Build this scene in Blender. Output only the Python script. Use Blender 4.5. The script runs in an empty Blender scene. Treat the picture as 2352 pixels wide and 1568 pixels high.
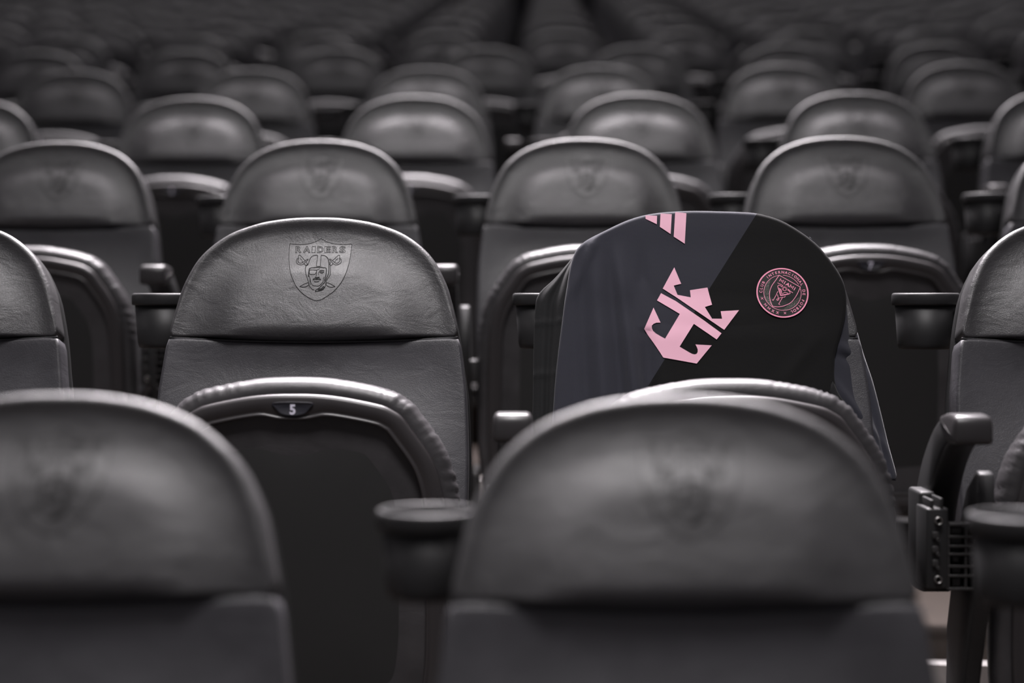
import bpy, bmesh, math, random
from mathutils import Vector, Matrix
from mathutils.geometry import tessellate_polygon
random.seed(7)
C = bpy.context.scene
COL = C.collection
PI = math.pi
R = math.radians

# ------------------------------------------------------------------ camera, world, lights
F = 3800.0            # focal length in pixels of the 2352 px wide frame
HOR = 700.0           # row of the picture on the camera's level
CAMZ = 0.7592
cd = bpy.data.cameras.new('camera'); cam = bpy.data.objects.new('camera', cd); COL.objects.link(cam)
cam.location = (0, 0, CAMZ)
cam.rotation_euler = (R(90) - math.atan((784 - HOR) / F), 0, 0)
cd.sensor_width = 36.0; cd.lens = F / 2352 * 36.0
cd.clip_start = 0.05; cd.clip_end = 100
cd.dof.use_dof = True; cd.dof.focus_distance = 2.19; cd.dof.aperture_fstop = 1.9
C.camera = cam
C.view_settings.view_transform = 'Standard'; C.view_settings.look = 'None'
C.view_settings.gamma = 1; C.view_settings.exposure = 0.0
try: C.view_settings.use_curve_mapping = False
except Exception: pass

w = bpy.data.worlds.new('world'); C.world = w; w.use_nodes = True
bg = w.node_tree.nodes['Background']; bg.inputs[0].default_value = (0.97, 0.91, 1.0, 1); bg.inputs[1].default_value = 0.12

def area(name, loc, target, sx, sy, power, color):
    d = bpy.data.lights.new(name, 'AREA'); d.shape = 'RECTANGLE'; d.size = sx; d.size_y = sy
    d.energy = power; d.color = color
    o = bpy.data.objects.new(name, d); COL.objects.link(o); o.location = loc
    o.rotation_euler = (Vector(target) - Vector(loc)).to_track_quat('-Z', 'Y').to_euler()
    return o
area('stand_light', (-0.04, 0.50, 3.5), (-0.06, 1.72, 0.8), 0.9, 0.8, 8.6, (1.0, 0.955, 0.97)).data.spread = R(52)
area('front_light', (-0.3, -1.5, 6.5), (0.0, 3.6, 1.2), 1.4, 1.4, 5.0, (1.0, 0.965, 0.975)).data.spread = R(34)
area('back_light', (0.0, 5.0, 6.0), (0.0, 2.1, 0.8), 2.6, 1.2, 190.0, (1.0, 0.93, 0.97)).data.spread = R(56)
sd = bpy.data.lights.new('roof_sun', 'SUN'); sd.energy = 4.0; sd.angle = R(50); sd.color = (1.0, 0.93, 0.97)
so = bpy.data.objects.new('roof_sun', sd); COL.objects.link(so); so.location = (0, 6, 8)
so.rotation_euler = Vector((0, -0.5, -1)).to_track_quat('-Z', 'Y').to_euler()

# ------------------------------------------------------------------ materials
def mat(name, col, rough=0.5, spec=0.5, sheen=0.0, coat=0.0, metal=0.0, bump=None):
    m = bpy.data.materials.new(name); m.use_nodes = True
    nt = m.node_tree; b = nt.nodes['Principled BSDF']
    b.inputs['Base Color'].default_value = (*col, 1); b.inputs['Roughness'].default_value = rough
    b.inputs['Specular IOR Level'].default_value = spec; b.inputs['Metallic'].default_value = metal
    b.inputs['Sheen Weight'].default_value = sheen
    if sheen: b.inputs['Sheen Roughness'].default_value = 0.5
    b.inputs['Coat Weight'].default_value = coat
    if bump: bump(nt, b, col)
    return m

def N(nt, t, **kw):
    n = nt.nodes.new(t)
    for k, v in kw.items():
        if k in n.inputs.keys(): n.inputs[k].default_value = v
        else: setattr(n, k, v)
    return n

def coords(nt, scale=(1, 1, 1), rnd=True):
    tc = N(nt, 'ShaderNodeTexCoord'); oi = N(nt, 'ShaderNodeObjectInfo')
    mp = N(nt, 'ShaderNodeMapping'); mp.inputs['Scale'].default_value = scale
    nt.links.new(tc.outputs['Object'], mp.inputs['Vector'])
    if rnd:
        mu = N(nt, 'ShaderNodeMath', operation='MULTIPLY'); mu.inputs[1].default_value = 7.0
        nt.links.new(oi.outputs['Random'], mu.inputs[0])
        cx = N(nt, 'ShaderNodeCombineXYZ'); nt.links.new(mu.outputs[0], cx.inputs[0]); nt.links.new(mu.outputs[0], cx.inputs[2])
        nt.links.new(cx.outputs[0], mp.inputs['Location'])
    return mp.outputs[0]

def leather_bump(grain=1.0, wrinkle=1.0):
    def f(nt, b, col):
        v1 = coords(nt, (1, 1, 1)); v2 = coords(nt, (1.0, 1.0, 1.7))
        n1 = N(nt, 'ShaderNodeTexNoise', Scale=800.0, Detail=3.0, Roughness=0.6)
        n1.inputs['Distortion'].default_value = 0.8
        vo = N(nt, 'ShaderNodeTexVoronoi', Scale=640.0)
        n2 = N(nt, 'ShaderNodeTexNoise', Scale=17.0, Detail=5.0, Roughness=0.6); n2.inputs['Distortion'].default_value = 1.2
        n3 = N(nt, 'ShaderNodeTexNoise', Scale=9.0, Detail=4.0, Roughness=0.65)
        for n, v in ((n1, v1), (vo, v1), (n2, v2), (n3, v1)): nt.links.new(v, n.inputs['Vector'])
        b1 = N(nt, 'ShaderNodeBump'); b1.inputs['Strength'].default_value = 0.9; b1.inputs['Distance'].default_value = 0.0014 * wrinkle
        b2 = N(nt, 'ShaderNodeBump'); b2.inputs['Strength'].default_value = 0.8 * grain; b2.inputs['Distance'].default_value = 0.00042
        b3 = N(nt, 'ShaderNodeBump'); b3.inputs['Strength'].default_value = 0.35 * grain; b3.inputs['Distance'].default_value = 0.0002
        nt.links.new(n2.outputs['Fac'], b1.inputs['Height'])
        nt.links.new(n1.outputs['Fac'], b2.inputs['Height']); nt.links.new(b1.outputs[0], b2.inputs['Normal'])
        nt.links.new(vo.outputs['Distance'], b3.inputs['Height']); nt.links.new(b2.outputs[0], b3.inputs['Normal'])
        nt.links.new(b3.outputs[0], b.inputs['Normal'])
        mr = N(nt, 'ShaderNodeMapRange'); mr.inputs['From Min'].default_value = 0.3; mr.inputs['From Max'].default_value = 0.7
        mr.inputs['To Min'].default_value = b.inputs['Roughness'].default_value - 0.05; mr.inputs['To Max'].default_value = b.inputs['Roughness'].default_value + 0.09
        nt.links.new(n3.outputs['Fac'], mr.inputs['Value']); nt.links.new(mr.outputs[0], b.inputs['Roughness'])
        cr = N(nt, 'ShaderNodeValToRGB')
        cr.color_ramp.elements[0].position = 0.3; cr.color_ramp.elements[1].position = 0.72
        cr.color_ramp.elements[0].color = (*[c * 0.72 for c in col], 1); cr.color_ramp.elements[1].color = (*[c * 1.3 for c in col], 1)
        nt.links.new(n3.outputs['Fac'], cr.inputs[0]); nt.links.new(cr.outputs[0], b.inputs['Base Color'])
    return f

def fine_bump(scale=900, dist=0.0002, strength=0.3):
    def f(nt, b, col):
        v = coords(nt); n = N(nt, 'ShaderNodeTexNoise', Scale=float(scale), Detail=2.0)
        nt.links.new(v, n.inputs['Vector'])
        bp = N(nt, 'ShaderNodeBump'); bp.inputs['Strength'].default_value = strength; bp.inputs['Distance'].default_value = dist
        nt.links.new(n.outputs['Fac'], bp.inputs['Height']); nt.links.new(bp.outputs[0], b.inputs['Normal'])
    return f

def weave_bump(nt, b, col):
    v = coords(nt, rnd=False)
    wv = N(nt, 'ShaderNodeTexWave', Scale=260.0); wv.bands_direction = 'DIAGONAL'
    n = N(nt, 'ShaderNodeTexNoise', Scale=1100.0, Detail=2.0); n2 = N(nt, 'ShaderNodeTexNoise', Scale=30.0, Detail=4.0)
    for q in (wv, n, n2): nt.links.new(v, q.inputs['Vector'])
    b0 = N(nt, 'ShaderNodeBump'); b0.inputs['Strength'].default_value = 0.5; b0.inputs['Distance'].default_value = 0.0012
    bp = N(nt, 'ShaderNodeBump'); bp.inputs['Strength'].default_value = 0.14; bp.inputs['Distance'].default_value = 0.0003
    bq = N(nt, 'ShaderNodeBump'); bq.inputs['Strength'].default_value = 0.4; bq.inputs['Distance'].default_value = 0.0003
    nt.links.new(n2.outputs['Fac'], b0.inputs['Height'])
    nt.links.new(wv.outputs['Fac'], bp.inputs['Height']); nt.links.new(b0.outputs[0], bp.inputs['Normal'])
    nt.links.new(n.outputs['Fac'], bq.inputs['Height']); nt.links.new(bp.outputs[0], bq.inputs['Normal'])
    nt.links.new(bq.outputs[0], b.inputs['Normal'])

def concrete_bump(nt, b, col):
    tc = N(nt, 'ShaderNodeTexCoord'); n = N(nt, 'ShaderNodeTexNoise', Scale=14.0, Detail=8.0, Roughness=0.7)
    nt.links.new(tc.outputs['Object'], n.inputs['Vector'])
    cr = N(nt, 'ShaderNodeValToRGB'); cr.color_ramp.elements[0].color = (*[c * 0.6 for c in col], 1)
    cr.color_ramp.elements[1].color = (*[min(1, c * 1.4) for c in col], 1)
    nt.links.new(n.outputs['Fac'], cr.inputs[0]); nt.links.new(cr.outputs[0], b.inputs['Base Color'])
    bp = N(nt, 'ShaderNodeBump'); bp.inputs['Strength'].default_value = 0.4; bp.inputs['Distance'].default_value = 0.004
    nt.links.new(n.outputs['Fac'], bp.inputs['Height']); nt.links.new(bp.outputs[0], b.inputs['Normal'])

M = {}
M['leather'] = mat('black_leather', (0.034, 0.033, 0.0345), 0.40, 1.0, bump=leather_bump())
M['leather_low'] = mat('black_leather_lower', (0.036, 0.035, 0.040), 0.44, 0.7, bump=leather_bump(0.8, 0.6))
M['leather_edge'] = mat('gathered_leather', (0.040, 0.038, 0.040), 0.38, 0.6, bump=leather_bump(0.5, 0.5))
M['emboss'] = mat('pressed_leather', (0.038, 0.037, 0.038), 0.40, 1.0, bump=leather_bump(0.6, 0.6))
M['etch'] = mat('etched_line', (0.010, 0.010, 0.010), 0.6, 0.2, bump=fine_bump())
M['thread'] = mat('seam_thread', (0.02, 0.02, 0.022), 0.6, bump=fine_bump())
M['plastic'] = mat('black_plastic', (0.014, 0.014, 0.0145), 0.5, 0.45, bump=fine_bump(1400, 0.0001, 0.25))
M['pan'] = mat('seat_pan_plastic', (0.034, 0.031, 0.032), 0.36, 0.5, bump=fine_bump(700, 0.0001, 0.12))
M['under'] = mat('seat_underside_plastic', (0.021, 0.021, 0.021), 0.65, 0.3, bump=fine_bump(900, 0.0003, 0.35))
M['arm'] = mat('armrest_plastic', (0.030, 0.028, 0.029), 0.36, 0.5, bump=fine_bump(900, 0.0002, 0.3))
M['metal'] = mat('black_painted_steel', (0.028, 0.027, 0.027), 0.45, 0.5, bump=fine_bump(300, 0.0003, 0.3))
M['bolt'] = mat('worn_steel', (0.35, 0.34, 0.33), 0.35, metal=1.0, bump=fine_bump())
M['plate'] = mat('number_plate_black', (0.016, 0.016, 0.022), 0.4, bump=fine_bump())
M['white'] = mat('number_white', (0.75, 0.73, 0.85), 0.6, bump=fine_bump())
M['floor'] = mat('dark_concrete', (0.030, 0.022, 0.017), 0.9, 0.3, bump=concrete_bump)
M['riser'] = mat('riser_concrete', (0.10, 0.095, 0.09), 0.85, 0.3, bump=concrete_bump)
M['nosing'] = mat('pale_nosing', (0.55, 0.53, 0.52), 0.7, 0.3, bump=concrete_bump)
M['wall'] = mat('dark_wall', (0.03, 0.03, 0.032), 0.9, 0.2, bump=concrete_bump)
M['jgrey'] = mat('slate_jersey_knit', (0.030, 0.031, 0.041), 0.8, 0.2, sheen=0.12, bump=weave_bump)
M['jblack'] = mat('black_jersey_knit', (0.0085, 0.0085, 0.0085), 0.85, 0.15, sheen=0.03, bump=weave_bump)
M['jsleeve'] = mat('dark_sleeve_knit', (0.012, 0.0125, 0.013), 0.8, 0.2, sheen=0.06, bump=weave_bump)
M['pink'] = mat('pink_print', (0.90, 0.50, 0.62), 0.55, 0.3, bump=fine_bump(1500, 0.00005, 0.2))
M['rose'] = mat('rose_badge_thread', (1.0, 0.36, 0.52), 0.5, 0.4, bump=fine_bump())
M['badge'] = mat('badge_black', (0.008, 0.008, 0.0075), 0.45, 0.4, bump=fine_bump(500, 0.0003, 0.4))
M['foil'] = mat('badge_foil', (0.07, 0.07, 0.062), 0.38, 0.7, metal=0.6, bump=fine_bump(700, 0.0005, 0.7))

# ------------------------------------------------------------------ mesh helpers
def mesh(name, verts, faces, m, smooth=True):
    me = bpy.data.meshes.new(name); me.from_pydata([tuple(v) for v in verts], [], faces)
    bm = bmesh.new(); bm.from_mesh(me); bmesh.ops.recalc_face_normals(bm, faces=bm.faces); bm.to_mesh(me); bm.free()
    me.materials.append(m)
    if smooth:
        for p in me.polygons: p.use_smooth = True
    me.update(); return me

def link(name, me, parent=None):
    o = bpy.data.objects.new(name, me); COL.objects.link(o); o.parent = parent; return o

def thing(name, label, cat, loc=(0, 0, 0), rz=0, group=None):
    o = bpy.data.objects.new(name, None); COL.objects.link(o); o.location = loc; o.rotation_euler = (0, 0, rz)
    o.empty_display_size = 0.05
    o['label'] = label; o['category'] = cat
    if group: o['group'] = group
    return o

def catmull(P, n, closed=True):
    """even resampling of a Catmull-Rom spline through P"""
    P = [Vector(p) for p in P]; L = len(P); out = []
    segs = L if closed else L - 1
    for i in range(segs):
        if closed: a, b, c, d = P[i - 1], P[i], P[(i + 1) % L], P[(i + 2) % L]
        else: a, b, c, d = P[max(i - 1, 0)], P[i], P[i + 1], P[min(i + 2, L - 1)]
        for k in range(16):
            t = k / 16
            out.append(0.5 * ((2 * b) + (c - a) * t + (2 * a - 5 * b + 4 * c - d) * t * t + (3 * b - a - 3 * c + d) * t ** 3))
    if not closed: out.append(P[-1].copy())
    pts = out + ([out[0]] if closed else [])
    acc = [0]
    for i in range(1, len(pts)): acc.append(acc[-1] + (pts[i] - pts[i - 1]).length)
    res = []; j = 0; cnt = n if closed else n - 1
    for k in range(n):
        s = acc[-1] * k / cnt
        while j < len(acc) - 2 and acc[j + 1] < s: j += 1
        d = acc[j + 1] - acc[j]; t = 0 if d == 0 else (s - acc[j]) / d
        res.append(pts[j].lerp(pts[j + 1], min(max(t, 0), 1)))
    return res

def inset(P, d):
    """move a closed 2D outline inwards"""
    n = len(P); D = d if callable(d) else (lambda t: d); area_ = sum(P[i].x * P[(i + 1) % n].y - P[(i + 1) % n].x * P[i].y for i in range(n)); sg = 1 if area_ > 0 else -1
    out = []
    for i in range(n):
        t = (P[(i + 1) % n] - P[i - 1]).normalized()
        out.append(P[i] + Vector((-t.y, t.x)) * D(P[i].y) * sg)
    return out

def loft(rings, cap0=True, cap1=True, closed=True):
    V = []; Fc = []; n = len(rings[0])
    for r in rings: V += r
    for k in range(len(rings) - 1):
        for i in range(n if closed else n - 1):
            j = (i + 1) % n
            Fc.append((k * n + i, k * n + j, (k + 1) * n + j, (k + 1) * n + i))
    if cap0: Fc.append(tuple(range(n)))
    if cap1: Fc.append(tuple((len(rings) - 1) * n + i for i in range(n)))
    return V, Fc

def interp(tab, x):
    if x <= tab[0][0]: return tab[0][1]
    for (a, fa), (b, fb) in zip(tab, tab[1:]):
        if x <= b:
            t = (x - a) / (b - a); t = t * t * (3 - 2 * t)
            return fa + (fb - fa) * t
    return tab[-1][1]

def box(x0, x1, y0, y1, z0, z1, bev=0.0):
    V = [(x, y, z) for x in (x0, x1) for y in (y0, y1) for z in (z0, z1)]
    Fc = [(0, 1, 3, 2), (4, 6, 7, 5), (0, 4, 5, 1), (2, 3, 7, 6), (0, 2, 6, 4), (1, 5, 7, 3)]
    if not bev: return V, Fc
    bm = bmesh.new(); vs = [bm.verts.new(v) for v in V]
    for f in Fc: bm.faces.new([vs[i] for i in f])
    bmesh.ops.recalc_face_normals(bm, faces=bm.faces)
    bmesh.ops.bevel(bm, geom=list(bm.edges), offset=bev, segments=3, affect='EDGES', profile=0.5)
    bm.verts.index_update(); V = [v.co.copy() for v in bm.verts]; Fc = [tuple(v.index for v in f.verts) for f in bm.faces]; bm.free()
    return V, Fc

def join(*parts):
    V = []; Fc = []
    for v, f in parts:
        o = len(V); V += list(v); Fc += [tuple(i + o for i in q) for q in f]
    return V, Fc

def lathe(prof, seg=40, cx=0, cy=0):
    rings = [[Vector((cx + r * math.cos(2 * PI * k / seg), cy + r * math.sin(2 * PI * k / seg), z)) for k in range(seg)] for r, z in prof]
    return loft(rings, False, False)

def extrude_profile(P, x0, x1, bev=0.003):
    """side profile (y,z) pushed along x with softened edges"""
    P = [Vector(p) for p in P]
    rings = []
    for x, d in ((x0, bev), (x0 + bev * 0.3, bev * 0.3), (x0 + bev, 0), (x1 - bev, 0), (x1 - bev * 0.3, bev * 0.3), (x1, bev)):
        rings.append([Vector((x, p.x, p.y)) for p in inset(P, d)])
    return loft(rings)

# ------------------------------------------------------------------ backrest surface
REC = R(14); TOPZ = 0.88
DN = Vector((0, -math.sin(REC), -math.cos(REC))); NF = Vector((0, -math.cos(REC), math.sin(REC)))
def BP(x, t, g): return Vector((x, 0, TOPZ)) + DN * t + NF * g
HW = [(0, 0.02), (.0012, .030), (.0083, .080), (.0195, .111), (.0468, .149), (.0746, .1685), (.102, .1804), (.130, .187), (.166, .194), (.212, .2016), (.254, .206), (.345, .2087), (.44, .205), (.51, .19)]
def lin(tab, x):
    for (a, fa), (b, fb) in zip(tab, tab[1:]):
        if x <= b: return fa + (fb - fa) * max(0, (x - a)) / (b - a)
    return tab[-1][1]
ARC = [(-x, t) for x, t in reversed([(.027, .0001), (.055, .0032), (.080, .0083), (.111, .0195), (.132, .0320), (.149, .0468), (.1600, .0600), (.1685, .0746), (.1804, .102), (.187, .130), (.1935, .166), (.197, .19)])]
ARC = ARC + [(0, 0)] + [(-x, t) for x, t in reversed(ARC)]
ARC = [tuple(p) for p in catmull(ARC, 90, False)]
_gc = {}
def edge_dist(x, t):
    k = (round(x, 5), round(t, 5))
    if k not in _gc:
        best = 9
        for (ax, ay), (bx, by) in zip(ARC, ARC[1:]):
            dx, dy = bx - ax, by - ay; u = max(0, min(1, ((x - ax) * dx + (t - ay) * dy) / (dx * dx + dy * dy)))
            d = (ax + u * dx - x) ** 2 + (ay + u * dy - t) ** 2
            if d < best: best = d
        _gc[k] = math.sqrt(best)
    return _gc[k]
def G_up(x, t):
    s_ = edge_dist(x, t)
    a = min(1, abs(x) / .19)
    g = interp([(0, 0), (.020, -.0068), (.034, -.0070), (.085, .0010)], s_)
    g += (.0140 * lin([(0, 0), (.03, .03), (.06, .22), (.10, .60), (.14, .93), (.155, 1.0), (.18, 1.0)], t)) * (1 - a ** 3)
    m = max(0, 1 - (abs(x) / .115) ** 6)
    return g - .0110 * interp([(.158, 0), (.177, 1)], t) * m - .0012 * interp([(.12, 0), (.17, 1)], t) * (1 - m) * interp([(.01, 0), (.05, 1)], s_)
def G_low(x, t):
    hw = max(lin(HW, t), .02); a = min(abs(x) / hw, 1)
    q = interp([(.165, -.004), (.210, -.0085), (.36, .012), (.5, .006)], t)
    return q * (1 - a ** 3)

def pillow(outline, G, roll, thick, n, center, zoff=0.0, inner=14):
    """front pillow with softly rolled edge; returns (verts, faces)"""
    P = catmull(outline, n)
    rings = []
    def ring(Q, dg, follow=True):
        return [BP(q.x, q.y, G(q.x, q.y) + dg) for q in Q]
    c = Vector(center)
    rt = lambda t: roll * (1 - .62 * interp([(.10, 0), (.155, 1)], t)) if roll > .006 else roll
    base = inset(P, rt)
    for k in range(1, inner):
        r = k / inner; r = 1 - (1 - r) ** 1.25
        rings.append(ring([c + (q - c) * r for q in base], 0))
    rings.append(ring(base, 0))
    for k in range(1, 7):
        a = k / 6 * PI / 2
        Q = inset(P, lambda t: rt(t) * (1 - math.sin(a)))
        rings.append([BP(q.x, q.y, G(q.x, q.y) - rt(q.y) * (1 - math.cos(a))) for q in Q])
    for dg in (-.02, -thick + .006):
        rings.append([BP(q.x, q.y, dg) for q in P])
    rings.append([BP(q.x, q.y, -thick) for q in inset(P, .006)])
    V, Fc = loft(rings, True, True)
    return V, Fc

def mirror(H):
    return H + [(-x, t) for x, t in reversed(H) if abs(x) > 1e-6]
UP = mirror([(0, -.0005), (.027, .0001), (.055, .0032), (.080, .0083), (.111, .0195), (.132, .0320), (.149, .0468), (.1600, .0600), (.1685, .0746), (.1804, .102), (.187, .130), (.1922, .154), (.1932, .160), (.1915, .1655), (.184, .1675), (.15, .1675), (.10, .1705), (.05, .1725), (0, .1732)])
LOW = mirror([(0, .1752), (.05, .1747), (.10, .1727), (.15, .1697), (.186, .1690), (.1950, .1715), (.1975, .180), (.2016, .212), (.206, .254), (.2087, .345), (.205, .44), (.196, .485), (.17, .503), (.10, .51), (0, .511)])
up_me = mesh('upper_pad', *pillow(UP, G_up, .0095, .045, 132, (0, .095)), M['leather'])
low_me = mesh('lower_pad', *pillow(LOW, G_low, .0050, .045, 132, (0, .33)), M['leather_low'])
FULL = catmull(mirror([(0, .0015), (.027, .002), (.055, .0048), (.080, .0098), (.111, .0206), (.132, .0328), (.149, .0474), (.160, .0602), (.169, .0746), (.1815, .102), (.189, .130), (.1965, .166), (.203, .212), (.2085, .254), (.2115, .345), (.2085, .44), (.199, .50), (.17, .525), (.10, .53), (0, .53)]), 100)
def sh(d, g): return [BP(q.x, q.y, g) for q in inset(FULL, d)]
shell_me = mesh('back_shell', *loft([sh(.012, -.042), sh(.002, -.043), sh(0, -.047), sh(.001, -.056), sh(.006, -.064), sh(.03, -.069), sh(.08, -.071)]), M['plastic'])
# welt cord in the seam
def tube(path, r, seg=8, closed=False):
    rings = []
    n = len(path)
    for i, p in enumerate(path):
        a = path[max(i - 1, 0)]; b = path[min(i + 1, n - 1)]
        t = (Vector(b) - Vector(a)).normalized(); u = t.orthogonal().normalized()
        ref = Vector((0, 0, 1)) if abs(t.z) < .9 else Vector((1, 0, 0))
        u = t.cross(ref).normalized(); v = t.cross(u)
        rr = r[i] if isinstance(r, list) else r
        rings.append([Vector(p) + (u * math.cos(2 * PI * k / seg) + v * math.sin(2 * PI * k / seg)) * rr for k in range(seg)])
    return loft(rings)
seam = [BP(x, .1742 - .0058 * (abs(x) / .19) ** 2, -.005 - .001 * math.cos(x * 8)) for x in [-.193 + .386 * k / 60 for k in range(61)]]
seam_me = mesh('seam_welt', *tube(seam, .0016), M['thread'])

# ------------------------------------------------------------------ flat artwork laid on a surface
def ribbon(P, wd, closed=False):
    P = [Vector(p) for p in P]; n = len(P); V = []; Fc = []
    for i in range(n):
        a = P[i - 1] if (closed or i > 0) else P[i]; b = P[(i + 1) % n] if (closed or i < n - 1) else P[i]
        t1 = (P[i] - a); t2 = (b - P[i])
        t1 = t1.normalized() if t1.length > 1e-9 else t2.normalized(); t2 = t2.normalized() if t2.length > 1e-9 else t1
        t = (t1 + t2); t = t.normalized() if t.length > 1e-6 else t1
        nn = Vector((-t.y, t.x)); s = max(0.5, abs(nn.dot(Vector((-t1.y, t1.x)))))
        V += [P[i] + nn * wd / 2 / s, P[i] - nn * wd / 2 / s]
    for i in range(n if closed else n - 1):
        j = (i + 1) % n; Fc.append((2 * i, 2 * i + 1, 2 * j + 1, 2 * j))
    return V, Fc

def poly(P, step=None):
    """filled polygon cut along a grid so that it can follow a curved surface"""
    bm = bmesh.new(); vs = [bm.verts.new((p[0], p[1], 0)) for p in P]
    for tri in tessellate_polygon([[Vector((p[0], p[1], 0)) for p in P]]): bm.faces.new([vs[i] for i in tri])
    return cutgrid(bm, step)
def cutgrid(bm, step):
    if step:
        xs = [v.co.x for v in bm.verts]; ys = [v.co.y for v in bm.verts]
        for k in range(int(math.floor(min(xs) / step)) + 1, int(math.ceil(max(xs) / step))):
            bmesh.ops.bisect_plane(bm, geom=bm.verts[:] + bm.edges[:] + bm.faces[:], plane_co=(k * step, 0, 0), plane_no=(1, 0, 0), dist=1e-7)
        for k in range(int(math.floor(min(ys) / step)) + 1, int(math.ceil(max(ys) / step))):
            bmesh.ops.bisect_plane(bm, geom=bm.verts[:] + bm.edges[:] + bm.faces[:], plane_co=(0, k * step, 0), plane_no=(0, 1, 0), dist=1e-7)
        bmesh.ops.triangulate(bm, faces=bm.faces[:])
    bm.verts.index_update()
    V = [Vector((v.co.x, v.co.y)) for v in bm.verts]; Fc = [tuple(v.index for v in f.verts) for f in bm.faces]; bm.free()
    return V, Fc

def textmesh(s, offset=0.0):
    """glyph triangles in a unit where capital letters are 1 high, and their outlines"""
    cu = bpy.data.curves.new('t', 'FONT'); cu.body = s; cu.size = 1; cu.resolution_u = 3; cu.offset = offset; cu.align_x = 'CENTER'
    o = bpy.data.objects.new('t', cu); COL.objects.link(o)
    dg = bpy.context.evaluated_depsgraph_get(); me = bpy.data.meshes.new_from_object(o.evaluated_get(dg))
    bm = bmesh.new(); bm.from_mesh(me); bmesh.ops.remove_doubles(bm, verts=bm.verts, dist=1e-5)
    bm.verts.index_update()
    V = [Vector((v.co.x, v.co.y)) for v in bm.verts]; Fc = [tuple(v.index for v in f.verts) for f in bm.faces]
    loops = []
    nb = {}
    for e in bm.edges:
        if len(e.link_faces) == 1:
            a, b = e.verts[0].index, e.verts[1].index; nb.setdefault(a, []).append(b); nb.setdefault(b, []).append(a)
    seen = set()
    for s0 in nb:
        if s0 in seen: continue
        lp = [s0]; seen.add(s0); cur = s0
        while True:
            nx = [q for q in nb[cur] if q not in seen]
            if not nx: break
            cur = nx[0]; seen.add(cur); lp.append(cur)
        loops.append([V[i] for i in lp])
    bm.free(); bpy.data.objects.remove(o); bpy.data.curves.remove(cu); bpy.data.meshes.remove(me)
    k = 1 / 0.72
    return [v * k for v in V], Fc, [[p * k for p in l] for l in loops]

def place2d(V, cx, cy, h, wscale=1.0, ang=0.0, flip=-1):
    """letters (x right, y up) into picture-like axes (y down)"""
    ca, sa = math.cos(ang), math.sin(ang); out = []
    for v in V:
        x = v.x * h * wscale; y = v.y * h * flip
        out.append(Vector((cx + x * ca - y * sa, cy + x * sa + y * ca)))
    return out

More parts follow.
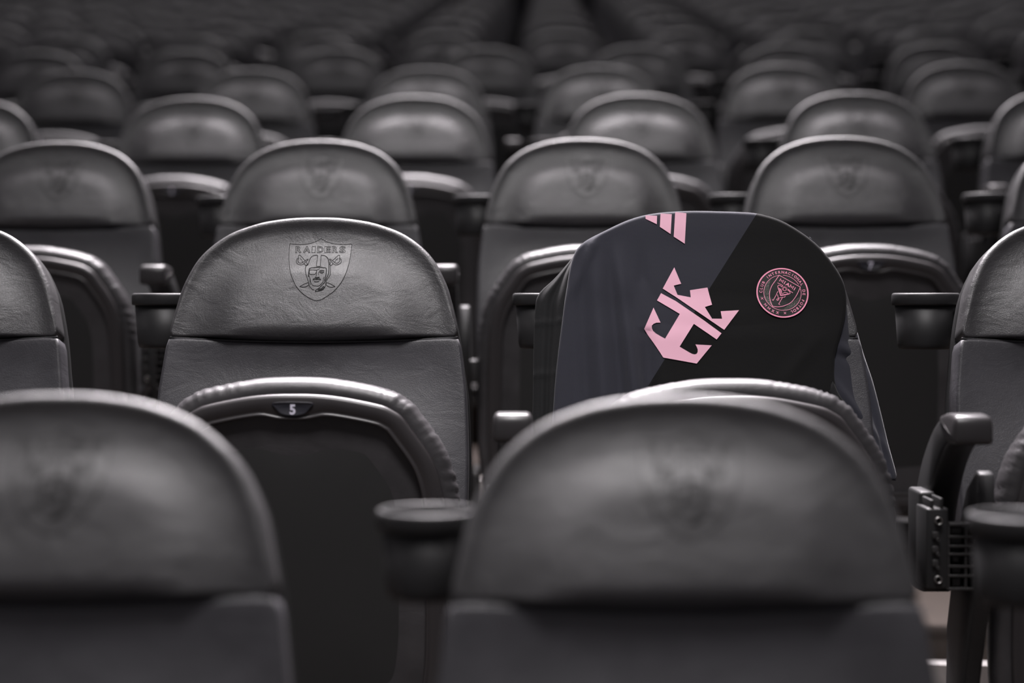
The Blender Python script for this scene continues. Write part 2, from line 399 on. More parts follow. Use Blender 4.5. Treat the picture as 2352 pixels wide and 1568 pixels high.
# ------------------------------------------------------------------ pressed emblem of the backrest
KX = 2.24 / F; KT = 0.00061
def E(X, Y):     # drawing units -> (x, t) on the backrest
    return Vector(((640 + X / 7.84 - 730) * KX, (520 + Y / 7.84 - 495) * KT))
def etch_parts():
    out = []
    def line(P, wd=1.35, closed=False, smooth=True):
        P = [E(*p) for p in P]
        if smooth and len(P) > 2: P = catmull(P, len(P) * 5, closed)
        out.append(ribbon(P, wd * .88 * KX, closed))
    sh_l = [(790, 185), (730, 228), (650, 262), (560, 288), (460, 300), (340, 300), (226, 286)]
    sh_r = [(790, 185), (850, 228), (930, 262), (1020, 285), (1110, 297), (1230, 300), (1347, 292)]
    line(sh_l, 1.2); line(sh_r, 1.2)
    line([(226, 286), (222, 400), (228, 560), (245, 700), (275, 850), (325, 980), (395, 1110), (490, 1220), (600, 1300), (700, 1350), (765, 1368)], 1.2)
    line([(1347, 292), (1340, 400), (1325, 580), (1300, 740), (1262, 880), (1210, 1000), (1140, 1110), (1050, 1210), (940, 1290), (850, 1345), (765, 1368)], 1.2)
    V, Fc, loops = textmesh('RAIDERS', 0.012)
    xs = [v.x for v in V]; x0, x1 = min(xs), max(xs)
    # letters are spread one by one over the width seen in the photograph
    for ch, cx in zip('RAIDERS', (388, 540, 662, 782, 915, 1045, 1182)):
        V, Fc, loops = textmesh(ch, 0.02)
        xs = [v.x for v in V]; w0 = max(xs) - min(xs); tw = 58 if ch == 'I' else (118 if ch == 'A' else 104)
        mid = (max(xs) + min(xs)) / 2
        for l in loops:
            out.append(ribbon([E(cx + (p.x - mid) / w0 * tw, 455 - p.y * 120) for p in l], 1.05 * KX, True))
    # sabres
    for s, ox in ((1, 0), (-1, 1538)):
        f = lambda P: [(ox + s * x, y) for x, y in P]
        line(f([(418, 505), (395, 520), (400, 555), (372, 590), (365, 640), (390, 680), (440, 700), (490, 690), (575, 600), (555, 595), (480, 655), (440, 668), (400, 640), (392, 600), (410, 570)]), 1.4)
        line(f([(418, 505), (440, 525), (520, 615)]), 1.4)
        line(f([(430, 560), (440, 590), (465, 605), (470, 635), (495, 645)]), 1.2)
        line(f([(510, 680), (540, 715), (575, 690), (550, 655)]), 1.6, smooth=False)
        line(f([(452, 1112), (520, 1070), (600, 1040), (615, 1075), (570, 1110), (520, 1122), (452, 1112)]), 1.5)
    # helmet
    line([(740, 512), (690, 512), (640, 535), (610, 580), (595, 640), (580, 700), (545, 730), (540, 800), (555, 880), (580, 960), (600, 1010), (620, 1080), (650, 1130), (690, 1170), (715, 1165)], 1.6)
    line([(742, 512), (738, 620), (732, 728)], 1.4); line([(805, 512), (804, 620), (803, 730)], 1.4); line([(732, 730), (803, 732)], 1.2)
    line([(805, 512), (870, 520), (920, 560), (945, 620), (955, 700), (962, 800), (955, 880), (925, 960), (900, 1020), (880, 1060)], 2.0)
    line([(965, 640), (980, 720), (990, 820), (985, 900), (950, 960), (925, 1010), (915, 1070), (905, 1120), (870, 1165), (810, 1190), (740, 1200)], 1.5)
    line([(600, 930), (603, 860), (608, 790), (625, 765), (700, 755), (780, 750), (850, 755), (905, 765), (918, 800), (915, 880), (905, 940), (890, 1000)], 2.2)
    line([(618, 800), (680, 800), (740, 803), (800, 775)], 1.4); line([(618, 805), (612, 850), (625, 882), (680, 884), (715, 880), (735, 850), (745, 810)], 1.4)
    line([(742, 815), (740, 870), (738, 925)], 1.6); line([(785, 830), (775, 870), (780, 900)], 1.2)
    line([(790, 825), (830, 808), (880, 820)], 2.2); line([(795, 850), (830, 838), (878, 848)], 2.4); line([(815, 862), (860, 868)], 1.5)
    line([(715, 930), (740, 942), (790, 938), (800, 935)], 1.6)
    line([(682, 985), (715, 955), (750, 962), (790, 955), (822, 985), (760, 978), (682, 985)], 1.8); line([(705, 1018), (750, 1024), (795, 1018)], 2.2)
    line([(605, 900), (625, 945), (640, 1000), (655, 1045), (690, 1090), (740, 1098), (790, 1100), (830, 1070), (865, 1020), (870, 970), (885, 930)], 1.5)
    line([(640, 970), (632, 1030), (650, 1080)], 1.3)
    line([(790, 1165), (830, 1150), (838, 1168), (800, 1182), (790, 1165)], 2.4); line([(850, 1140), (880, 1110), (890, 1130), (860, 1160), (850, 1140)], 2.4)
    line([(730, 1190), (745, 1210), (735, 1185), (770, 1160), (830, 1110), (885, 1040)], 1.8)
    return join(*out)
eV, eF = etch_parts()
etch_me = mesh('emblem_lines', [BP(v.x, v.y, G_up(v.x, v.y) + .00075) for v in eV], eF, M['etch'])
shield = [(790, 190), (730, 232), (650, 266), (560, 291), (460, 303), (340, 303), (230, 290), (226, 400), (232, 560), (249, 700), (279, 850), (329, 980), (399, 1107), (494, 1217), (602, 1296), (700, 1346), (765, 1364), (850, 1341), (938, 1286), (1046, 1206), (1136, 1107), (1206, 998), (1258, 878), (1296, 740), (1321, 580), (1336, 400), (1343, 296), (1230, 303), (1110, 300), (1020, 289), (930, 266), (850, 232)]
sV, sF = poly([E(*p) for p in shield], 0.004)
shield_me = mesh('emblem_shield', [BP(v.x, v.y, G_up(v.x, v.y) + .0003) for v in sV], sF, M['emboss'])

# ------------------------------------------------------------------ folded seat
STOP = Vector((0, -.235, .670)); SDN = Vector((0, .03, -1)).normalized(); SNF = Vector((0, -1, -.03)).normalized()
def SP(x, t, g): return STOP + Vector((x, 0, 0)) + SDN * t + SNF * g
SO = mirror([(0, 0), (.035, .001), (.070, .0055), (.113, .0147), (.132, .0235), (.145, .033), (.159, .051), (.175, .0730), (.188, .096), (.198, .128), (.203, .17), (.205, .28), (.202, .37), (.188, .43), (.150, .462), (.09, .472), (0, .474)])
def seat_leather():
    n = 420; P = catmull(SO, n); rings = []
    rnd = random.Random(3)
    ridges = []
    for xx, sd in [(-1, 1), (1, 1)]:
        x = .062
        while x < .20:
            ridges.append((xx * x, rnd.uniform(.0018, .0030), rnd.uniform(.0011, .0026))); x += rnd.uniform(.006, .012)
        t = .07
        while t < .16:
            ridges.append((xx, t, rnd.uniform(.001, .002))); t += rnd.uniform(.007, .012)
    acc = [0]
    for i in range(1, n): acc.append(acc[-1] + (P[i] - P[i - 1]).length)
    tot = acc[-1] + (P[0] - P[-1]).length
    # crease positions measured along the outline from the top centre
    cre = []
    for sgn in (1, -1):
        s = .055
        while s < .30:
            cre.append((sgn * s, rnd.uniform(.0016, .0030), rnd.uniform(.0012, .0036) * (1.0 if s > .10 else .5))); s += rnd.uniform(.007, .016)
    prof = [(.030, .006), (.016, .0075), (.008, .0055), (.003, .000), (.0005, -.008), (0, -.018), (.0015, -.032), (.006, -.044), (.014, -.052), (.03, -.056), (.07, -.060)]
    for ins, g in prof:
        Q = inset(P, ins); rg = []
        for i, q in enumerate(Q):
            s = acc[i] if acc[i] < tot / 2 else acc[i] - tot
            d = 0
            for c, wd, am in cre:
                u = (s + (g + .01) * .25 * (1 if s > 0 else -1) - c) / wd
                if abs(u) < 3: d += am * math.exp(-u * u)
            m = math.exp(-((g + .014) / .03) ** 2)
            tq = (P[(i + 1) % n] - P[i - 1]).normalized(); a = Vector((-tq.y, tq.x))
            c0 = Vector((0, .18)) - q; a = a if a.dot(c0) > 0 else -a
            q2 = q + a * d * m
            rg.append(SP(q2.x, q2.y, g))
        rings.append(rg)
    return loft(rings)
seat_me = mesh('seat_cushion', *seat_leather(), M['leather_edge'])
def seat_pan():
    n = 200; P0 = inset(catmull(SO, n), .0185)
    def dip(x, k): return k * .0062 * math.exp(-(x / .030) ** 4)
    rings = []
    for ins, g, k in [(.004, -.004, 0), (0, .004, 0), (.0002, .012, 0), (.0015, .0155, 0), (.005, .0175, 0), (.012, .0180, .2), (.0190, .0160, 1), (.0208, .0150, 1), (.0222, .0172, 1), (.0238, .0178, 1), (.0254, .0168, 1), (.0270, .006, 1), (.0285, .0015, 1)]:
        Q = inset(P0, ins); rg = []
        for q in Q:
            t = q.y + (dip(q.x, k) if q.y < .1 else 0)
            rg.append(SP(q.x, t, g))
        rings.append(rg)
    return loft(rings, True, False)
pan_me = mesh('seat_pan', *seat_pan(), M['pan'])
def underside():
    n = 120; P0 = inset(catmull(SO, n), .046); c = Vector((0, .22)); rings = []
    for r, g in ((1.0, .0020), (.93, .0035), (.80, .0060), (.55, .0085), (.25, .0095), (.05, .0095)):
        rg = []
        for q in P0:
            p = c + (q - c) * r
            gg = g - .005 * math.exp(-((p.x) / .035) ** 2 - ((p.y - .06) / .018) ** 2)
            rg.append(SP(p.x, p.y + (.0062 * math.exp(-(q.x / .03) ** 4) if q.y < .1 and r == 1 else 0), gg))
        rings.append(rg)
    return loft(rings, False, True)
under_me = mesh('seat_underside', *underside(), M['under'])
# number plate: a flat bottomed oval set in the pan
PL = [(-.0225, .0285), (.0225, .0285), (.0205, .036), (.014, .0425), (0, .0450), (-.014, .0425), (-.0205, .036)]
PLP = catmull(PL, 48)
plate_me = mesh('number_plate', *loft([[SP(q.x, q.y, .0165) for q in PLP], [SP(q.x, q.y, .0192) for q in PLP], [SP(q.x, q.y, .0197) for q in inset(PLP, .0007)], [SP(q.x, q.y, .0190) for q in inset(PLP, .0016)]]), M['plate'])
num_cache = {}
def number_me(k):
    if k not in num_cache:
        V, Fc, L = textmesh(str(k), 0.035)
        xs = [v.x for v in V]; mid = (min(xs) + max(xs)) / 2
        W = [Vector((v.x - mid, v.y)) for v in V]
        W = place2d(W, 0.0, .0425, .0118, .95)
        num_cache[k] = mesh('seat_number', [SP(v.x, v.y, .0196) for v in W], Fc, M['white'], False)
    return num_cache[k]
# hinges, beam and leg
hinge_mes = [mesh('hinge', *box(x, x + .015, -.235, -.10, .20, .275, .006), M['metal']) for x in (-.215, .200)]
beam_me = mesh('beam', *box(-.236, .236, -.165, -.120, .135, .185, .008), M['metal'])
LEG = [(-.30, .0), (-.30, .012), (-.235, .02), (-.215, .05), (-.200, .18), (-.205, .28), (-.235, .36), (-.262, .42), (-.272, .48), (-.268, .56), (-.255, .565), (-.215, .54), (-.17, .47), (-.13, .36), (-.125, .22), (-.12, .05), (-.10, .02), (-.04, .012), (-.04, 0)]
leg_me = mesh('leg', *extrude_profile(LEG, -.236, -.216, .004), M['plastic'])

# ------------------------------------------------------------------ armrest between seats
ARM = catmull([(-.325, .604), (-.332, .611), (-.332, .624), (-.325, .630), (-.295, .6305), (-.262, .626), (-.218, .606), (-.170, .567), (-.135, .515), (-.115, .455), (-.11, .415), (-.12, .405), (-.17, .405), (-.18, .415), (-.185, .46), (-.200, .51), (-.232, .557), (-.268, .588), (-.300, .600)], 90)
def arm_body():
    return extrude_profile([(p.x, p.y) for p in ARM], -.0185, .0185, .004)
arm_me = mesh('arm', *arm_body(), M['plastic'])
PAD = catmull([(-.3375, .603), (-.3375, .6225), (-.333, .6315), (-.325, .6340), (-.300, .6345), (-.272, .6305), (-.268, .626), (-.272, .612), (-.29, .603), (-.31, .600), (-.33, .6005)], 60)
pad_me = mesh('arm_pad', *extrude_profile([(p.x, p.y) for p in PAD], -.0225, .0225, .006), M['arm'])
# bracket: face plate with bosses and a ribbed steel cage beside it
def boss(x, z, r0, r1, y0=-.268, y1=-.274):
    seg = 24
    def rg(r, y): return [Vector((x + r * math.cos(2 * PI * k / seg), y, z + r * math.sin(2 * PI * k / seg))) for k in range(seg)]
    return loft([rg(r1, y0), rg(r1, y1), rg(r0, y1), rg(r0, y0)], False, False)
plate_b = mesh('bracket_plate', *join(box(-.036, -.010, -.268, -.215, .425, .520, .0025), box(-.034, -.014, -.225, -.165, .425, .535, .004), box(-.020, -.016, -.266, -.22, .518, .532, .001), box(-.031, -.027, -.266, -.22, .518, .530, .001)), M['plastic'])
bolt_me = [mesh('bolt', *boss(-.023, z, .0034, .0044), M['bolt']) for z in (.506, .437)]
smallb = [mesh('boss', *join(box(-.030, -.0225, -.272, -.266, z - .004, z + .004, .001), boss(-.0235, z - .005, .0012, .002)), M['metal']) for z in (.489, .472, .456)]
def cage():
    parts = [box(-.010, .022, -.252, -.246, .425, .5, 0)]
    for z in (.425, .4405, .4515, .466, .4755, .4865, .5005):
        parts.append(box(-.010, .022, -.268, -.246, z - .0016, z + .0016, .0006))
    for x in (-.0095, .011, .0205): parts.append(box(x - .0014, x + .0014, -.267, -.246, .425, .5, .0006))
    parts.append(box(-.004, .006, -.262, -.246, .428, .437, .001)); parts.append(box(-.004, .006, -.262, -.246, .443, .4495, .001))
    parts.append(box(-.004, .004, -.262, -.246, .456, .463, .001)); parts.append(box(-.006, .007, -.262, -.246, .478, .4845, .001)); parts.append(box(-.006, .007, -.262, -.246, .489, .497, .001))
    return join(*parts)
cage_me = mesh('bracket_cage', *cage(), M['metal'])
link_me = mesh('bracket_arm', *box(-.03, .055, -.246, -.19, .43, .47, .004), M['metal'])

# ------------------------------------------------------------------ cup holder
cup_me = mesh('cup', *lathe([(.001, .6985), (.034, .6985), (.0365, .7005), (.0378, .706), (.0418, .760), (.0398, .760), (.036, .71), (.001, .705)], 48), M['plastic'])
rim_me = mesh('rim', *lathe([(.0416, .7585), (.0452, .7590), (.0462, .7610), (.0462, .7720), (.0452, .7745), (.0430, .7755), (.0412, .7745), (.0405, .7700), (.0405, .760)], 48), M['plastic'])
hang_me = mesh('hanger', *box(.036, .072, -.055, -.01, .715, .755, .004), M['metal'])

# ------------------------------------------------------------------ rows
TAN = 0.062; YAW = 0.0
PITCH = .88; RISE = .1935
def rowd(n): return 2.24 + PITCH * (n - 1)
def floorz(n): return RISE * (n - 1)
def spot(n, px, dd=0.0):
    a = (px - 1176) / F; d = rowd(n) + dd
    X = a * d / (1 + a * TAN)
    return X, d - X * TAN
ROWS = {0: [132, 1565], 1: [-172, 728, 1627, 2527], 2: [140, 735, 1340, 1932, 2535], 3: [-68, 445, 955, 1466, 1962, 2435],
        4: [175, 580, 980, 1377, 1795, 2210], 5: [90, 430, 775, 1117, 1464, 1806, 2150], 6: [158, 435, 725, 1015, 1293, 1573, 1861, 2146, 2430]}
NR = 15
for n in range(7, NR):
    sp = .512 * F / rowd(n); c0 = 1284 - 2 * (n - 7); k0 = -int((c0 + .37 * sp) // sp); k1 = int((2352 + .37 * sp - c0) // sp)
    ROWS[n] = [c0 + k * sp for k in range(k0, k1 + 1)]
ROWS[0] = [132, 1565, 3000]
SCX = {0: .965, 1: 1.0}
ORD = ['first', 'second', 'third', 'fourth', 'fifth', 'sixth', 'seventh', 'eighth', 'ninth', 'tenth', 'eleventh', 'twelfth', 'thirteenth', 'fourteenth', 'fifteenth', 'sixteenth', 'seventeenth', 'eighteenth', 'nineteenth', 'twentieth']
def rowname(n): return ORD[n] + ' row from the camera'

# setting: stepped concrete terrace
fl = bpy.data.objects.new('floor', None); COL.objects.link(fl); fl['kind'] = 'structure'
XW = 9.0
for n in range(0, NR + 1):
    d0 = rowd(n) - PITCH + .385; z = floorz(n)
    if n == 0: d0 = -.6
    def Y(x, y): return y - x * TAN
    def slab(x0, x1, ya, yb, za, zb):
        V = [(x, Y(x, y), zz) for x in (x0, x1) for y in (ya, yb) for zz in (za, zb)]
        return V, [(0, 1, 3, 2), (4, 6, 7, 5), (0, 4, 5, 1), (2, 3, 7, 6), (0, 2, 6, 4), (1, 5, 7, 3)]
    yb = rowd(n) + .385
    o = link('tread', mesh('tread', *slab(-XW, XW, d0, yb, z - RISE, z), M['floor'], False), fl)
    if n:
        link('nosing', mesh('nosing', *slab(-XW, XW, d0 - .008, d0 + .03, z - .045, z + .003), M['nosing'], False), fl)
wb = link('wall_back', mesh('wall_back', *slab(-XW, XW, rowd(NR) + .386, rowd(NR) + .6, 0, 7.0), M['wall'], False)); wb['kind'] = 'structure'

BACK = [('upper_pad', up_me), ('lower_pad', low_me), ('seam_welt', seam_me), ('back_shell', shell_me)]
look = {(0, 1): 'large out-of-focus black leather seat back at lower left, nearest the camera',
        (0, 2): 'largest out-of-focus black leather seat back at bottom centre right with faint pressed shield',
        (0, 3): 'black leather seat of the nearest row beyond the lower right edge',
        (1, 1): 'sharp black leather seat cut by the left edge beside the seat numbered 5',
        (1, 2): 'sharp black leather seat with pressed pirate shield emblem and folded seat numbered 5',
        (1, 3): 'black leather folding seat hidden under the draped dark jersey',
        (1, 4): 'sharp black leather seat cut by the right edge, right of the jersey'}
counts = {}
num = {0: lambda i: i + 4, 1: lambda i: i + 3}
for n in range(NR):
    f = SCX.get(n, .955)
    gap = (ROWS[n][1] - ROWS[n][0])
    for i, px in enumerate(ROWS[n], 1):
        X, Yy = spot(n, px)
        lab = look.get((n, i)) or 'black leather folding stadium seat, %s from the left in the %s' % (ORD[i - 1], rowname(n))
        t = thing('stadium_seat', lab, 'seat', (X, Yy, floorz(n)), YAW, 'black leather stadium seats in rows')
        t.scale = (f, 1, 1)
        ob = {}
        for nm, me in BACK: ob[nm] = link(nm, me, t)
        if n <= 6:
            s_ = link('pressed_emblem', shield_me, ob['upper_pad']); 
            e_ = link('emblem_outline', etch_me, ob['upper_pad'])
        c_ = link('seat_cushion', seat_me, t); p_ = link('seat_pan', pan_me, t)
        link('seat_underside', under_me, p_)
        if n <= 5:
            link('number_plate', plate_me, p_)
            if n in (1, 2, 3) and 0 < px < 2500:
                q = link('seat_number', number_me(i + 3 if n != 2 else i + 3), p_)
                if (n, i) == (1, 2): q['label'] = 'white numeral 5'
        [link('hinge', q, t) for q in hinge_mes]; link('beam', beam_me, t); link('leg', leg_me, t)
    if n <= 6:
        P = ROWS[n]; mids = [(a + b) / 2 for a, b in zip(P, P[1:])]
        g0 = P[1] - P[0]; mids = [P[0] - g0 / 2] + mids + [P[-1] + g0 / 2]; d = rowd(n)
        arms = [m for m in mids if n and -40 < 1176 + (m - 1176) * d / (d - .33) < 2390]
        cups = [m for m in mids if -75 - 60 * (n < 2) < m < 2352]
        for k, px in enumerate(arms, 1):
            X, Yy = spot(n, px)
            t = thing('armrest', 'black armrest between seats, %s from the left in the %s' % (ORD[k - 1], rowname(n)), 'armrest', (X, Yy, floorz(n)), YAW, 'armrests between the stadium seats')
            link('arm', arm_me, t); link('arm_pad', pad_me, t); b_ = link('bracket_plate', plate_b, t)
            link('bracket_arm', link_me, t); link('bracket_cage', cage_me, t)
            if n <= 2:
                for q in bolt_me: link('bolt', q, b_)
                for q in smallb: link('boss', q, b_)
        for k, px in enumerate(cups, 1):
            X, Yy = spot(n, px)
            t2 = thing('cup_holder', 'round black cup holder, %s from the left in the %s' % (ORD[k - 1], rowname(n)), 'cup holder', (X + .046, Yy + .07, floorz(n)), YAW, 'cup holders behind the stadium seats')
            link('cup', cup_me, t2); link('rim', rim_me, t2); link('hanger', hang_me, t2)

# ------------------------------------------------------------------ jersey over the seat back
JX, JY = spot(1, 1627)
jer = thing('jersey', 'dark slate and black football jersey with pink prints draped over a seat back', 'jersey', (JX, JY, floorz(1)), YAW)
def J(px, py): return Vector(((px - 1627) * KX * .992, (py - 495) * KT))
def bump2(x, c, w_): return math.exp(-((x - c) / w_) ** 2)
def GJ(x, t):
    """front of the cloth: follows the seat pad, with soft hanging folds"""
    a = min(abs(x) / .19, 1)
    g = .0115 + interp([(-.01, -.004), (.03, -.002), (.12, .003), (.18, .009), (.30, .012)], t) * (1 - a ** 3)
    px = x / KX / .992 + 1627; py = t / KT + 495
    fd = interp([(540, 0), (680, .6), (900, 1.0)], py)
    fold = 0
    for c, w_, am, sl in ((1370, 15, .0035, -.05), (1432, 15, .0048, -.10), (1476, 13, -.0026, -.05), (1408, 11, -.0030, -.08), (1335, 12, -.002, -.05)):
        fold += 2.7 * am * bump2(px, c + (py - 750) * sl * -1, w_) * fd
    fold += .0055 * bump2(px - (py - 600) * -.42, 1345, 8) * interp([(545, 0), (575, 1), (640, 1), (700, 0)], py)
    fold += .002 * bump2(px + py * .8, 2480, 18) * interp([(750, 0), (830, 1), (900, 1)], py)
    under = G_up(x, t) if t < .172 else G_low(x, t)
    return max(g + fold, under + .0035)
JO = [(1267, 938), (1275, 843), (1290, 728), (1298, 674), (1313, 598), (1336, 563), (1390, 533), (1447, 507), (1504, 493), (1581, 487.5), (1657, 488.5), (1707, 490.5), (1740, 494), (1787, 508), (1830, 533), (1872, 567), (1910, 617), (1929, 659), (1931, 705), (1921, 751), (1906, 797), (1898, 827), (1898, 881), (1925, 938), (1960, 1010), (1965, 1060), (1900, 1072), (1627, 1072), (1350, 1072), (1262, 1068), (1262, 1010)]
def jersey_body():
    P = catmull([J(*p) for p in JO], 260)
    roll = .006; base = inset(P, roll); c = J(1620, 760); rings = []
    K = 34
    for k in range(0, K):
        r = (k + .02) / K
        rings.append([BP(q.x, q.y, GJ(q.x, q.y)) for q in [c + (q - c) * r for q in base]])
    rings.append([BP(q.x, q.y, GJ(q.x, q.y)) for q in base])
    for k in range(1, 6):
        a = k / 5 * PI / 2
        rings.append([BP(q.x, q.y, GJ(q.x, q.y) - roll * (1 - math.cos(a))) for q in inset(P, roll * (1 - math.sin(a)))])
    for j, dg in enumerate((-.02, -.045, -.068)):
        rings.append([BP(q.x, q.y, dg) for q in P])
    for k in range(1, 4):
        a = k / 3 * PI / 2
        rings.append([BP(q.x, q.y, -.068 - .008 * math.sin(a)) for q in inset(P, .01 * (1 - math.cos(a)))])
    return loft(rings, True, False)
V, Fc = jersey_body()
# cut along the diagonal seam so that each colour has its own clean edge
bm = bmesh.new(); vs = [bm.verts.new(v) for v in V]
for f_ in Fc: bm.faces.new([vs[i] for i in f_])
p1 = BP(*J(1735, 497), .01); p2 = BP(*J(1473, 892), .02)
dirv = (p2 - p1); pn = dirv.cross(NF).normalized()
if pn.x < 0: pn = -pn
def half(keep):
    b2 = bm.copy()
    bmesh.ops.bisect_plane(b2, geom=b2.verts[:] + b2.edges[:] + b2.faces[:], plane_co=p1, plane_no=pn * keep, clear_inner=True, dist=1e-6)
    bmesh.ops.recalc_face_normals(b2, faces=b2.faces); b2.verts.index_update()
    V = [v.co.copy() for v in b2.verts]; Fq = [tuple(v.index for v in f.verts) for f in b2.faces]; b2.free(); return V, Fq
def cloth(name, VF, m, th=.0012, parent=None):
    o = link(name, mesh(name, *VF, m), parent or jer)
    if not th: return o
    md = o.modifiers.new('thickness', 'SOLIDIFY'); md.thickness = th; md.offset = 0
    return o
gp = cloth('slate_panel', half(-1), M['jgrey'], 0); gp['label'] = 'slate grey front panel'
bp_ = cloth('black_panel', half(1), M['jblack'], 0); bp_['label'] = 'black front panel'
bm.free()
def strip(A, B, G, nu=14, nv=70):
    A = catmull([J(*p) for p in A], nv, False); B = catmull([J(*p) for p in B], nv, False)
    V = []; Fc = []
    for j in range(nv):
        for i in range(nu + 1):
            u = i / nu; q = A[j].lerp(B[j], u); V.append(BP(q.x, q.y, G(u, q.x, q.y, j / (nv - 1))))
    for j in range(nv - 1):
        for i in range(nu):
            a = j * (nu + 1) + i; Fc.append((a, a + 1, a + nu + 2, a + nu + 1))
    return V, Fc
# right: slate back panel showing beside the black front
RA = [(1855, 548), (1890, 590), (1916, 640), (1922, 700), (1912, 752), (1896, 797), (1886, 840), (1886, 890), (1905, 945), (1930, 1000), (1945, 1075)]
RB = [(1862, 552), (1898, 592), (1924, 632), (1943, 680), (1957, 722), (1975, 797), (1994, 862), (2010, 938), (2022, 1000), (2036, 1062), (2034, 1078)]
def GR(u, x, t, v):
    px = x / KX / .992 + 1627; py = t / KT + 495
    g = GJ(x, t) - .006 - .030 * u ** 1.6
    g += .0035 * bump2(py - (px - 1900) * .35, 790, 12) * math.sin(PI * u) - .0035 * bump2(py - (px - 1900) * .2, 812, 9) * math.sin(PI * u)
    g += .004 * bump2(py - (px - 1900) * 1.1, 880, 14) * math.sin(PI * u)
    g -= .004 * bump2(u, .80, .05) * interp([(620, 0), (720, 1), (1060, 1)], py)
    return g
cloth('side_panel', strip(RA, RB, GR, 24, 90), M['jgrey'])
RC = [(1890, 870), (1905, 905), (1935, 940), (1965, 985), (1985, 1030), (1995, 1075)]
RD = [(1880, 900), (1888, 935), (1905, 970), (1925, 1005), (1940, 1040), (1945, 1075)]
cloth('sleeve', strip(RC, RD, lambda u, x, t, v: GJ(x, t) + .001 - .003 * (2 * u - 1) ** 2, 8, 30), M['jsleeve'])
# left: dark sleeve bunched at the side
LA = [(1345, 557), (1326, 585), (1310, 625), (1303, 674), (1295, 728), (1281, 843), (1274, 938), (1268, 1060)]
LB = [(1336, 560), (1300, 604), (1273, 634), (1238, 668), (1229, 705), (1225, 804), (1223, 919), (1218, 1060)]
def GL(u, x, t, v):
    g = GJ(x, t) - .010 - .018 * u
    g += .0045 * math.sin(u * 9 + v * 2.0) * min(1, v * 4) * math.sin(PI * min(1, u + .1))
    py = t / KT + 495
    g += .0015 * bump2(py, 735, 5) + .0015 * bump2(py, 850, 7)
    return g
cloth('sleeve', strip(LA, LB, GL, 22, 80), M['jsleeve'])
cloth('sleeve', strip(LB, [(p[0] + 30, p[1] + 5) for p in LB], lambda u, x, t, v: GJ(x, t) - .028 - .045 * u, 6, 60), M['jsleeve'])
# hem stitches across the sleeve
def on_jersey(V, Fc, off): return [BP(v.x, v.y, GJ(v.x, v.y) + off) for v in V], Fc
def printed(name, parts, m, off=.0011, label=None, parent=None, smooth=True):
    V, Fc = join(*parts); o = link(name, mesh(name, *on_jersey(V, Fc, off), m, smooth), parent or jer)
    if label: o['label'] = label
    return o
# top edge piping along the right shoulder
sh_path = [BP(*J(x, y), g) for x, y, g in ((1700, 491, -.004), (1740, 494, -.002), (1770, 503, -.001), (1800, 515, 0), (1835, 538, .001), (1868, 566, .002), (1895, 598, .002))]
printedpath = link('shoulder_seam', mesh('shoulder_seam', *tube(catmull(sh_path, 40, False), .0016), M['jsleeve']), jer)

Q5 = lambda X, Y: J(1440 + X / 4.125, 480 + Y / 4.125)
crown = [(425, 580), (485, 735), (415, 752), (448, 838), (570, 862), (565, 795), (728, 770), (765, 932), (697, 953), (760, 1062), (852, 1063), (842, 993), (1013, 983), (868, 1166), (700, 1048), (560, 950), (430, 857), (312, 780)]
anchor = [(295, 822), (430, 897), (560, 990), (690, 1082), (842, 1198), (795, 1255), (590, 1110), (452, 1320), (545, 1375), (568, 1386), (590, 1390), (608, 1384), (617, 1368), (618, 1345), (610, 1322), (598, 1300), (748, 1308), (605, 1473), (300, 1418), (132, 1152), (222, 957), (283, 1097), (245, 1098), (218, 1108), (202, 1125), (202, 1145), (212, 1172), (235, 1196), (280, 1225), (320, 1247), (463, 1018), (256, 890)]
printed('crown_print', [poly([Q5(*p) for p in crown], .006)], M['pink'], .0014, 'pink crown print')
printed('anchor_print', [poly([Q5(*p) for p in anchor], .006)], M['pink'], .0014, 'pink anchor print')
for bar in ([(168, 80), (277, 85), (272, 172), (168, 120)], [(310, 62), (416, 69), (400, 265), (300, 197)], [(449, 48), (554, 60), (530, 356), (428, 289)]):
    bar = [(x, y + (6 if y < 90 else 0)) for x, y in bar]
    printed('stripe_print', [poly([Q5(*p) for p in bar], .004)], M['pink'], .0014)

# round crest
Q4 = lambda X, Y: J(1700 + X / 9.8, 600 + Y / 9.8)
BC = (835, 771)
def circ(rx, ry, n=96): return [Q4(BC[0] + rx * math.sin(2 * PI * k / n), BC[1] - ry * math.cos(2 * PI * k / n)) for k in range(n)]
badge = printed('crest', [poly(circ(578, 552), .005)], M['badge'], .0014, 'round black crest with rose lettering')
sh4 = [(790, 365), (1010, 503), (1235, 645), (1180, 760), (1110, 875), (1010, 985), (880, 1050), (740, 1083), (605, 1075), (565, 985), (545, 840), (562, 720), (610, 610), (700, 490)]
foil = []
for cen, r_out, a0, a1 in ((BC, 1, 205, 325), (BC, 1, 95, 190)):
    pts = []
    for k in range(25):
        a = R(a0 + (a1 - a0) * k / 24); pts.append((BC[0] + 405 * math.sin(a), BC[1] - 390 * math.cos(a)))
    inn = []
    for k in range(25):
        a = R(a1 - (a1 - a0) * k / 24); w_ = math.sin(PI * k / 24)
        inn.append((BC[0] + (405 - 120 * w_) * math.sin(a), BC[1] - (390 - 110 * w_) * math.cos(a)))
    foil.append(poly([Q4(*p) for p in pts + inn[1:-1]], .004))
printed('crest_foil', foil, M['foil'], .0017, parent=badge)
rose = []
rw = .0006
rose.append(ribbon(circ(562, 537), 3.1 * KX, True))
for a0, a1 in ((-8, -220), (4, 62), (76, 207)):
    rose.append(ribbon([Q4(BC[0] + 413 * math.sin(R(a0 + (a1 - a0) * k / 40)), BC[1] - 390 * math.cos(R(a0 + (a1 - a0) * k / 40))) for k in range(41)], 1.1 * KX))
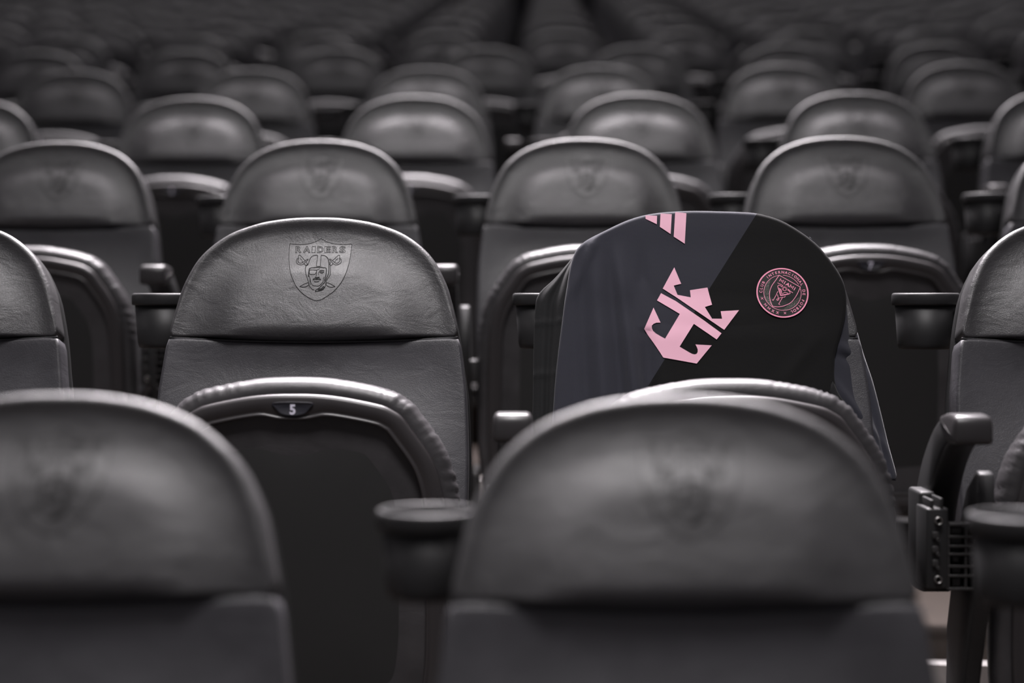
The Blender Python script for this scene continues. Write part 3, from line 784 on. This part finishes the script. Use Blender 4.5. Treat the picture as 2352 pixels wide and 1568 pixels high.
sc = [tuple(p) for p in catmull(sh4[2:9], 40, False)] + [tuple(p) for p in catmull(sh4[8:] + [sh4[0]], 40, False)][1:]
rose.append(ribbon([Q4(*p) for p in sc[:-1]], 1.4 * KX, True))
def glyph(ch, off=0.02):
    """one capital, centred on x; the M is drawn as a bent stroke"""
    if ch == 'M':
        V, Fc = ribbon([(-.42, 0), (-.42, .93), (0, .30), (.42, .93), (.42, 0)], .17); return V, Fc
    V, Fc, L = textmesh(ch, off)
    xs = [v.x for v in V]; mid = (min(xs) + max(xs)) / 2
    return [Vector((v.x - mid, v.y)) for v in V], Fc
def ring_text(s, a0, a1, r, h, inward=False):
    for k, ch in enumerate(s):
        if ch == ' ': continue
        a = a0 + (a1 - a0) * k / (len(s) - 1); ar = R(a)
        V, Fc = glyph(ch); V = [Vector((v.x, v.y - .5)) for v in V]
        cx, cy = BC[0] + r * math.sin(ar), BC[1] - r * .96 * math.cos(ar)
        ang = ar + (PI if inward else 0)
        W = place2d(V, cx, cy, h, 1.0, ang)
        rose.append(([Q4(v.x, v.y) for v in W], Fc))
ring_text('CLUB INTERNACIONAL DE F\u00daTBOL', -87, 157, 478, 60)
ring_text('MMXX', -126, -164, 478, 60, True)
ring_text('\u00d7', 0, 1, 0, 0) if False else None
for cx, cy in ((380, 897), (868, 1220)):
    rose.append(ribbon([Q4(cx - 25, cy - 25), Q4(cx + 25, cy + 25)], 1.0 * KX)); rose.append(ribbon([Q4(cx + 25, cy - 25), Q4(cx - 25, cy + 25)], 1.0 * KX))
for ch, dx in zip('MIAMI', (-158, -78, 0, 96, 176)):
    V, Fc = glyph(ch, 0.03)
    W = place2d([Vector((v.x, v.y - .5)) for v in V], 960 + dx * math.cos(R(32)), 588 + dx * math.sin(R(32)), 74, 1.2 if ch != 'I' else 1.0, R(32))
    rose.append(([Q4(v.x, v.y) for v in W], Fc))
strokes = [[(735, 552), (790, 580), (850, 612)], [(850, 612), (825, 640), (800, 617), (760, 603), (736, 622), (742, 665), (790, 840)], [(1065, 772), (1010, 738), (962, 690)],
           [(962, 690), (965, 722), (998, 745), (1005, 782), (975, 802), (790, 840)], [(762, 680), (795, 825)], [(788, 690), (812, 795)], [(752, 665), (800, 695), (822, 765)],
           [(800, 822), (980, 792)], [(815, 800), (890, 760), (960, 780)], [(735, 740), (712, 780), (700, 810), (622, 940), (598, 922)], [(722, 810), (742, 895), (702, 912), (712, 940), (748, 928), (742, 890), (850, 868)],
           [(895, 838), (880, 866), (832, 872), (740, 1020), (768, 1036)]]
for s_ in strokes: rose.append(ribbon([Q4(*p) for p in s_], 1.25 * KX))
rose.append(ribbon([Q4(885 + 36 * math.cos(2 * PI * k / 16), 690 + 36 * math.sin(2 * PI * k / 16)) for k in range(16)], 1.2 * KX, True))
for k in range(9):
    a = R(-200 + k * 28); rose.append(ribbon([Q4(885 + 46 * math.cos(a), 690 + 46 * math.sin(a)), Q4(885 + 66 * math.cos(a), 690 + 66 * math.sin(a))], .8 * KX))
printed('crest_lettering', rose, M['rose'], .0021, parent=badge, smooth=False)
